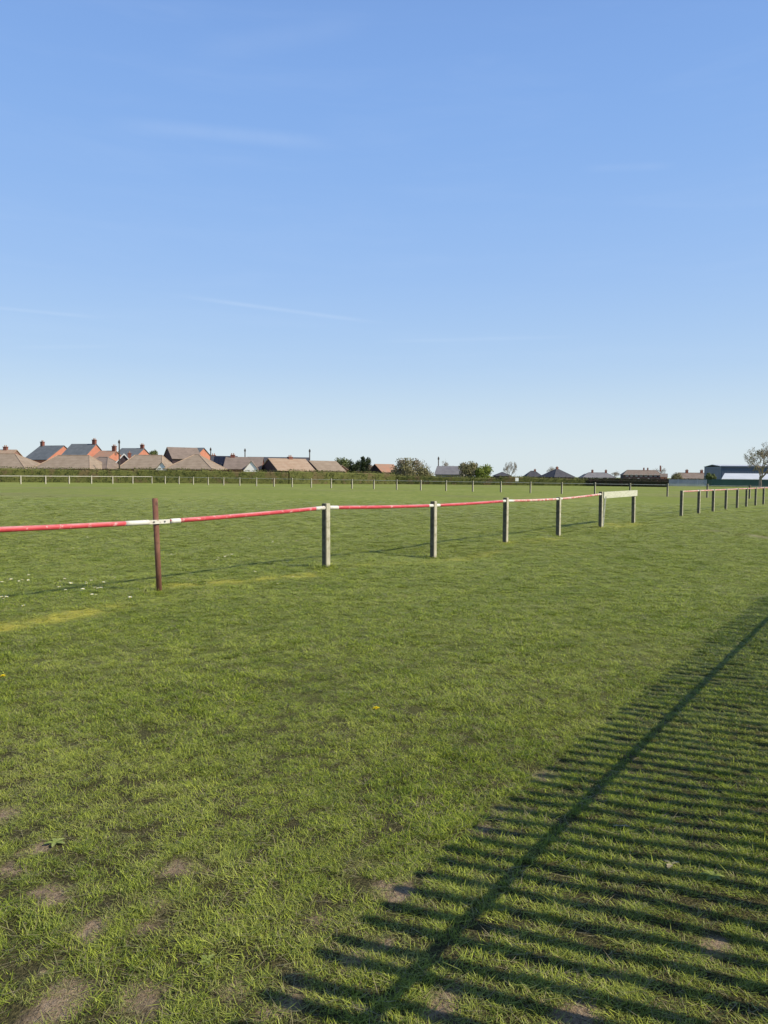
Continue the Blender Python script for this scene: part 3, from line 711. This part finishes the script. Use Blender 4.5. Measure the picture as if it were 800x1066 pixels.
def store():
    c = gp(780, 495, 150); root = empty('low_store', (c.x, c.y, 0), R(-3), label='low green store with bright white sloping roof in front of the navy shed', cat='store')
    e = zz(760, 499, 147); t_ = zz(765, 493.2, 152)
    m = MB(); m.box((0, 0, e / 2), (12.6, 5.4, e)); m.build('wall', M['fence_green'], root)
    m = MB(); m.add([(-6.6, -3, e), (6.6, -3, e), (4.6, 2.6, t_), (-3.8, 2.6, t_), (-6.6, -3, e + .1), (6.6, -3, e + .1), (4.6, 2.6, t_ + .1), (-3.8, 2.6, t_ + .1)], [(0, 4, 5, 1), (4, 7, 6, 5), (1, 5, 6, 2), (0, 3, 7, 4), (3, 2, 6, 7)])
    m.build('roof', M['clad_pale'], root)
store()
def panel_fence(label, p0, p1, h, mat, n, name='panel_fence'):
    A = Vector(p0); B = Vector(p1); d = B - A; a_ = math.atan2(d.y, d.x); root = empty(name, A, a_, label=label, cat='fence'); Ln = d.length
    m = MB()
    k = int(Ln / .16)
    for i in range(k): m.box(((i + .5) * Ln / k, 0, h / 2 + .02), (Ln / k * .8, .03, h))
    m.build('panel', M[mat], root)
    for i in range(n + 1):
        m = MB(); m.box((i * Ln / n, .06, h / 2), (.1, .08, h + .15)); m.build('post', M[mat], root)
panel_fence('dark green fence below the sheds on the right edge', gxy(737, 140), gxy(860, 134), zz(760, 499.6, 138), 'fence_green', 8)
panel_fence('pale blue grey fence below the brown roofed bungalow on the right', gxy(697, 142), gxy(736, 140), zz(715, 499.3, 141), 'fence_pale', 4)

# telegraph poles
def pole(px, Z, ty, label, arm=True):
    c = gp(px, 495, Z); top = zz(px, ty, Z); root = empty('telegraph_pole', (c.x, c.y, 0), label=label, cat='pole', group='wooden telegraph poles among the houses')
    m = MB(); m.tube([(0, 0, -.2), (0, 0, top)], [.14, .1], 10); m.build('shaft', M['pole_wood'], root, True)
    if arm:
        m = MB(); m.box((0, -.05, top - .3), (.34, .1, .4)); m.tube([(0, 0, top), (0, 0, top + .12)], [.12, .06], 8); m.build('pole_head', M['pole_wood'], root)
pole(124.6, 126, 458.5, 'tallest telegraph pole with thick dark top, near the white edged dark gable')
pole(219.6, 150, 466.5, 'thin pole left of the roof with solar panels')
pole(255.3, 150, 467.5, 'thin pole just left of the larger white gable')
pole(322.5, 146, 468, 'telegraph pole between the orange roof and the plain tan roof')
pole(456.5, 150, 476, 'thin pole at the left end of the grey roofed outbuilding')
# small white notice board by the hedge
c = gp(538.5, 495, 126); root = empty('notice_board', (c.x, c.y, 0), label='tiny white notice board by the hedge below the rounded bare tree', cat='sign')
m = MB(); m.box((0, 0, 1.05), (.55, .04, .6)); m.build('board', M['render_white'], root)
m = MB(); m.box((0, .05, .5), (.08, .06, 1.2)); m.build('post', M['pole_wood'], root)

# ------------------------------------------------------------------ trees
def branches(m, p, d, L_, r, depth, rr, tips, spread=.55, up=.12):
    q = p + d * L_; mid = p + d * L_ * .5 + Vector((rr.gauss(0, 1), rr.gauss(0, 1), 0)) * L_ * .05
    m.tube([p, mid, q], [r, r * .85, r * .68], 5 if depth > 2 else 3, cap=False)
    tips.append(q)
    if depth == 0: return
    for _ in range(rr.choice((2, 3, 3))):
        nd = (d + Vector((rr.gauss(0, spread), rr.gauss(0, spread), rr.gauss(up, spread * .7)))).normalized()
        branches(m, q if rr.random() < .6 else p + d * L_ * rr.uniform(.5, 1), nd, L_ * rr.uniform(.62, .85), max(.012, r * .62), depth - 1, rr, tips, spread, up)
def tree(label, px, Z, ty, wpx, mat, seed, kind='leafy', name='tree', n=1700, leaf=.3, base_frac=.15, cat='tree', group=None):
    rr = random.Random(seed); c = gp(px, 495, Z); H = zz(px, ty, Z); W = wpx * Z / F * (1 if kind == 'bare' else 1.22)
    root = empty(name, (c.x, c.y, 0), label=label, cat=cat, group=group)
    tm = MB(); tips = []
    if kind == 'bare':
        depth = 6; L0 = H * .24
        tm.tube([(0, 0, -.2), (0, 0, L0)], [H * .035, H * .026], 8, cap=False)
        for _ in range(5):
            d = Vector((rr.gauss(0, .5), rr.gauss(0, .5), .9)).normalized()
            branches(tm, Vector((0, 0, L0 * rr.uniform(.6, 1))), d, H * .22, H * .016, depth, rr, tips, .5, .10)
        # fit to measured size
        mx = max(v[2] for v in tm.v); wx = max(abs(v[0]) for v in tm.v); sz = H / mx; sx = W / 2 / wx
        tm.v = [(v[0] * sx, v[1] * sx, v[2] * sz if v[2] > 0 else v[2]) for v in tm.v]; tips = [Vector((v.x * sx, v.y * sx, v.z * sz)) for v in tips]
        tm.build('trunk', M['twig'], root)
        if mat:
            cm = MB()
            for t_ in tips:
                if rr.random() < .86: continue
                for _ in range(3):
                    p_ = t_ + Vector((rr.gauss(0, .12), rr.gauss(0, .12), rr.gauss(0, .12))); e = Vector((rr.gauss(0, 1), rr.gauss(0, 1), rr.gauss(0, 1))).normalized() * leaf * .4; f_ = e.cross(Vector((rr.gauss(0, 1), rr.gauss(0, 1), 1))).normalized() * leaf * .25
                    cm.add([p_ - e, p_ + f_, p_ + e, p_ - f_], [(0, 1, 2, 3)])
            cm.build('crown', M[mat], root)
        return root
    tm.tube([(0, 0, -.2), (0, 0, H * .45), (0, 0, H * .8)], [H * .03, H * .022, .02], 7, cap=False)
    for _ in range(7):
        d = Vector((rr.gauss(0, .6), rr.gauss(0, .6), .8)).normalized(); branches(tm, Vector((0, 0, H * rr.uniform(.12, .4))), d, H * .2, H * .012, 3, rr, tips)
    tm.v = [(max(-W * .5, min(W * .5, v[0])), max(-W * .5, min(W * .5, v[1])), min(H * .97, v[2])) for v in tm.v]
    tm.build('trunk', M['trunk'], root)
    blobs = []
    for _ in range(20):
        if kind == 'cone': zf = rr.uniform(.08, .95); rad = W * .5 * (1 - zf * .75); a = rr.uniform(0, 6.28); q = rad * .3
        else: zf = rr.uniform(base_frac, .86); rad = W * .5 * math.sqrt(max(.05, 1 - ((zf - .5) / .62) ** 2)); a = rr.uniform(0, 6.28); q = rad * rr.uniform(.3, .75)
        blobs.append((Vector((math.cos(a) * q, math.sin(a) * q, zf * H)), W * rr.uniform(.17, .27)))
    cm = MB()
    for _ in range(int(n * 1.7)):
        b_, r_ = rr.choice(blobs); v = Vector((rr.gauss(0, 1), rr.gauss(0, 1), rr.gauss(0, 1))).normalized() * r_ * rr.uniform(.3, 1.08)
        p_ = b_ + v; p_.z = min(p_.z, H); s_ = leaf * rr.uniform(.5, 1.3)
        e = Vector((rr.gauss(0, 1), rr.gauss(0, 1), rr.gauss(0, 1))).normalized(); f_ = e.cross(v.normalized() + Vector((.01, 0, 0))).normalized()
        cm.add([p_ - e * s_ * .5, p_ + f_ * s_ * .35, p_ + e * s_ * .5, p_ - f_ * s_ * .35], [(0, 1, 2, 3)])
    cm.build('crown', M[mat], root)
    return root
tree('small green tree top behind the orange gabled dark roof on the left', 158, 176, 466.5, 11, 'leaf_mid', 11)
tree('rounded green tree behind the tiny orange gable', 355, 160, 475, 17, 'leaf_mid', 12)
tree('dark bushy tree between the rounded green tree and the conifer', 368, 166, 475, 14, 'leaf_dark', 13)
tree('dark green conifer standing tallest above the grey roofed bungalow', 381, 160, 472.5, 11, 'leaf_dark', 14, base_frac=.3, n=2400)
tree('first big olive bush of the pair left of the grey outbuilding', 420, 136, 477, 25, 'leaf_olive', 15, base_frac=.1, n=2600)
tree('second big olive bush with pale bare branches, beside the grey outbuilding', 440, 138, 477, 23, 'leaf_olive', 16, base_frac=.1, n=2200)
tree('leafless pale tree behind the grey outbuilding', 466, 175, 477.5, 17, None, 17, kind='bare')
tree('tall brownish green tree right of the grey outbuilding', 488, 140, 479, 19, 'leaf_olive', 18, base_frac=.1, n=2400)
tree('bright fresh green tree beside the tall brownish one', 503, 139, 482, 17, 'leaf_bright', 19, base_frac=.1, n=2200)
tree('rounded leafless tree left of the two dark roofs', 531, 150, 479.5, 17, None, 20, kind='bare')
tree('faint leafless tree top behind the dark pyramid roof', 574, 300, 485, 11, None, 21, kind='bare')
tree('leafless tree behind the chimneys of the long windowed brick house', 687, 470, 484.5, 16, None, 22, kind='bare')
tree('ivy green shrub between the brown roofed bungalow and the navy shed', 740, 155, 492, 9, 'leaf_mid', 23, n=900, name='shrub', cat='shrub')
tree('large spreading bare tree with sparse olive buds at the right edge', 792, 121, 459, 54, 'leaf_olive', 24, kind='bare', leaf=.3)
tree('dark rounded shrub against the hedge below the first big bush', 408, 148, 492.5, 17, 'leaf_dark', 25, name='shrub', n=1300, base_frac=.2, cat='shrub')
tree('hazy leafless tree between the pale walled bungalow and the long brick house', 640, 360, 490, 12, None, 26, kind='bare')
tree('low green shrub left of the brown roofed bungalow on the right', 705, 235, 492, 10, 'leaf_olive', 27, name='shrub', n=900, cat='shrub')

# ------------------------------------------------------------------ small plants in the turf
petal_w = mottled('petal_white', (.78, .78, .74), (.7, .7, .68), 30)
petal_y = mottled('petal_yellow', (.92, .78, .02), (.85, .68, .02), 60)
green_st = mottled('stem_green', (.10, .16, .03), (.13, .2, .05), 30)
leaf_g = mottled('broad_leaf', (.2, .25, .06), (.3, .34, .11), 25, spec=.1)
dry = mottled('dry_leaf', (.42, .36, .24), (.30, .24, .15), 30)
def daisy_proto():
    root = empty('daisy', (0, 0, 0))
    m = MB(); m.tube([(0, 0, 0), (.004, 0, .045)], .0012, 5); m.build('stem', green_st, root)
    m = MB()
    for i in range(14):
        a = i / 14 * 6.283; ca, sa = math.cos(a), math.sin(a); w = .0025
        m.add([(.004 + ca * .003 - sa * w, sa * .003 + ca * w, .046), (.004 + ca * .003 + sa * w, sa * .003 - ca * w, .046), (.004 + ca * .013 + sa * w, sa * .013 - ca * w, .050), (.004 + ca * .013 - sa * w, sa * .013 + ca * w, .050)], [(0, 1, 2, 3)])
    m.build('petals', petal_w, root)
    m = MB(); m.tube([(.004, 0, .045), (.004, 0, .050), (.004, 0, .052)], [.004, .004, .001], 8); m.build('flower_centre', petal_y, root)
    return root
dp = None
dais = [(3, 627), (8, 629), (12, 608), (20, 609), (2, 611), (58, 612), (66, 616), (73, 611), (84, 619), (90, 610), (96, 624), (103, 617), (45, 620), (108, 611), (83, 575), (252, 563), (258, 564), (263, 563), (284, 567), (228, 583), (241, 581), (236, 583), (57, 621), (27, 637), (135, 628), (74, 606), (120, 605), (210, 580), (265, 600), (30, 603)]
dais = dais + [(a_ + rnd.gauss(0, 4), b_ + rnd.gauss(0, 1.2)) for a_, b_ in dais[:4] + dais[5:12] + dais[14:22] for _ in range(2)] + [(rnd.uniform(0, 320), rnd.uniform(560, 612)) for _ in range(30)]
for i, (px, py) in enumerate(dais):
    q = gg(px, py)
    if dp is None: dp = daisy_proto(); o = dp
    else:
        o = dp.copy(); COL.objects.link(o)
        for ch in dp.children: c2 = ch.copy(); COL.objects.link(c2); c2.parent = o
    o.location = (q.x, q.y, gh(q.x, q.y)); o.rotation_euler = (rnd.uniform(-.2, .2), rnd.uniform(-.2, .2), rnd.uniform(0, 6)); s = rnd.uniform(1.1, 1.6); o.scale = (s, s, s)
    tag(o, 'small white daisy in the grass beyond the near rail', 'flower', 'white daisies in the grass beyond the rail')
def dandelion(px, py, label):
    q = gg(px, py); root = empty('dandelion', (q.x, q.y, gh(q.x, q.y)), label=label, cat='flower')
    m = MB(); m.tube([(0, 0, 0), (.005, 0, .07)], .002, 6); m.build('stem', green_st, root)
    m = MB(); rr = random.Random(px)
    for i in range(70):
        a = rr.uniform(0, 6.28); el = rr.uniform(.1, 1.4); r_ = .024; d = Vector((math.cos(a) * math.cos(el), math.sin(a) * math.cos(el), math.sin(el) * .5)); s_ = Vector((-math.sin(a), math.cos(a), 0)) * .0022; c = Vector((.005, 0, .07))
        m.add([c - s_, c + s_, c + d * r_ + s_, c + d * r_ - s_], [(0, 1, 2, 3)])
    m.build('petals', petal_y, root)
dandelion(391, 748, 'yellow dandelion alone in the middle of the lawn')
dandelion(3, 714, 'yellow dandelion at the left edge of the lawn')
def rosette(px, py, label, mat, n, L_, name='broadleaf_weed', cat='weed', lift=.006):
    q = gg(px, py); root = empty(name, (q.x, q.y, gh(q.x, q.y)), label=label, cat=cat); rr = random.Random(int(px) + 5)
    for i in range(n):
        a = i / n * 6.28 + rr.uniform(-.4, .4); d = Vector((math.cos(a), math.sin(a), 0)); s_ = Vector((-d.y, d.x, 0)); l = L_ * rr.uniform(.6, 1.1); vs = []; fs = []
        for j in range(7):
            t_ = j / 6; w = math.sin(math.pi * min(1, t_ * .92 + .05)) * l * .2 * (1 + (.25 if j % 2 else -.15)); c = d * l * t_ + Vector((0, 0, lift + l * .32 * t_ * (1 - t_ * .8)))
            vs += [c - s_ * w + Vector((0, 0, w * .3)), c, c + s_ * w + Vector((0, 0, w * .3))]
            if j: b0 = (j - 1) * 3; fs += [(b0, b0 + 1, b0 + 4, b0 + 3), (b0 + 1, b0 + 2, b0 + 5, b0 + 4)]
        m = MB(); m.add(vs, fs); m.build('leaf', mat, root, True)
rosette(58, 880, 'broad leaved weed with ragged leaves in the worn grass at lower left', leaf_g, 10, .045)
rosette(742, 917, 'pale flattened weed among the shadow stripes on the right', leaf_g, 7, .05)
rosette(699, 903, 'curled dry brown leaf on the grass between shadow stripes', dry, 3, .05, name='dry_leaf', cat='leaf')
rosette(646, 861, 'small pale dry leaf beside the rail shadow', dry, 2, .05, name='dry_leaf', cat='leaf')
rosette(216, 1003, 'little flat weed on bare soil at the bottom left', leaf_g, 5, .035)

# ------------------------------------------------------------------ world
w = bpy.data.worlds.new('World'); S.world = w; w.use_nodes = True
t = NT(w.node_tree); bg = w.node_tree.nodes['Background']
sky = t.n.new('ShaderNodeTexSky'); sky.sky_type = 'NISHITA'; sky.sun_disc = False
sky.sun_elevation = R(SEL); sky.sun_rotation = math.atan2(saz.x, saz.y); sky.air_density = 1.0; sky.dust_density = 1.0; sky.ozone_density = 2.0; sky.altitude = 50
dirv = t.n.new('ShaderNodeTexCoord').outputs['Generated']
def vdot(v, c):
    n = t.n.new('ShaderNodeVectorMath'); n.operation = 'DOT_PRODUCT'; t.l.new(v, n.inputs[0]); n.inputs[1].default_value = c; return n.outputs['Value']
streak = None
for (a_, b_, wd, st) in (((-60, 315), (118, 332), .0035, .22), ((170, 306), (410, 338), .0040, .30), ((90, 126), (370, 152), .013, .22), ((380, 356), (620, 350), .004, .14), ((0, 362), (130, 360), .004, .12), ((600, 176), (710, 172), .007, .12), ((180, 60), (400, 20), .02, .10)):
    d1 = ray(*a_).normalized(); d2 = ray(*b_).normalized(); nn = d1.cross(d2).normalized(); tt = (d2 - d1).normalized()
    dd = t.math('ABSOLUTE', vdot(dirv, nn)); f = t.ramp(dd, wd, 0)
    al = vdot(dirv, tt); lo, hi = d1.dot(tt), d2.dot(tt); e = (hi - lo) * .3
    f = t.math('MULTIPLY', f, t.math('MULTIPLY', t.ramp(al, lo, lo + e), t.ramp(al, hi, hi - e)))
    f = t.math('MULTIPLY', f, st)
    streak = f if streak is None else t.math('ADD', streak, f)
wisp = t.noise(t.mapv(dirv, (1.2, 1.2, 9), (0, R(6), 0)), 3.2, 6, .6, .4)
streak = t.math('MULTIPLY', streak, t.math('ADD', .5, t.noise(dirv, 30, 4)))
cloud = t.math('ADD', streak, t.math('MULTIPLY', t.ramp(wisp, .45, .8), .10))
sx = t.n.new('ShaderNodeSeparateXYZ'); t.l.new(dirv, sx.inputs[0])
rp = t.n.new('ShaderNodeValToRGB'); t.l.new(sx.outputs[2], rp.inputs[0]); rp.color_ramp.interpolation = 'B_SPLINE'
els = [(0, (.66, .74, .765)), (.06, (.575, .69, .77)), (.14, (.41, .58, .80)), (.25, (.31, .49, .81)), (.40, (.225, .41, .78)), (.55, (.185, .345, .72)), (.64, (.11, .20, .44)), (1, (.05, .085, .18))]
er = rp.color_ramp.elements
while len(er) < len(els): er.new(.5)
for e_, (p_, c_) in zip(er, els): e_.position = p_; e_.color = (*c_, 1)
hz = t.n.new('ShaderNodeVectorMath'); hz.operation = 'SCALE'; hz.inputs['Scale'].default_value = 1 / .1; t.l.new(rp.outputs[0], hz.inputs[0])
col = t.mix(.88, sky.outputs[0], hz.outputs[0])
col = t.mix(t.math('MULTIPLY', cloud, .32), col, (7.6, 8.4, 9.4))
t.l.new(col, bg.inputs[0]); bg.inputs[1].default_value = .115

# ------------------------------------------------------------------ render settings
S.render.engine = 'CYCLES'
S.view_settings.view_transform = 'Standard'; S.view_settings.look = 'None'; S.view_settings.exposure = 0; S.view_settings.gamma = 1
S.render.resolution_x = 768; S.render.resolution_y = 1024
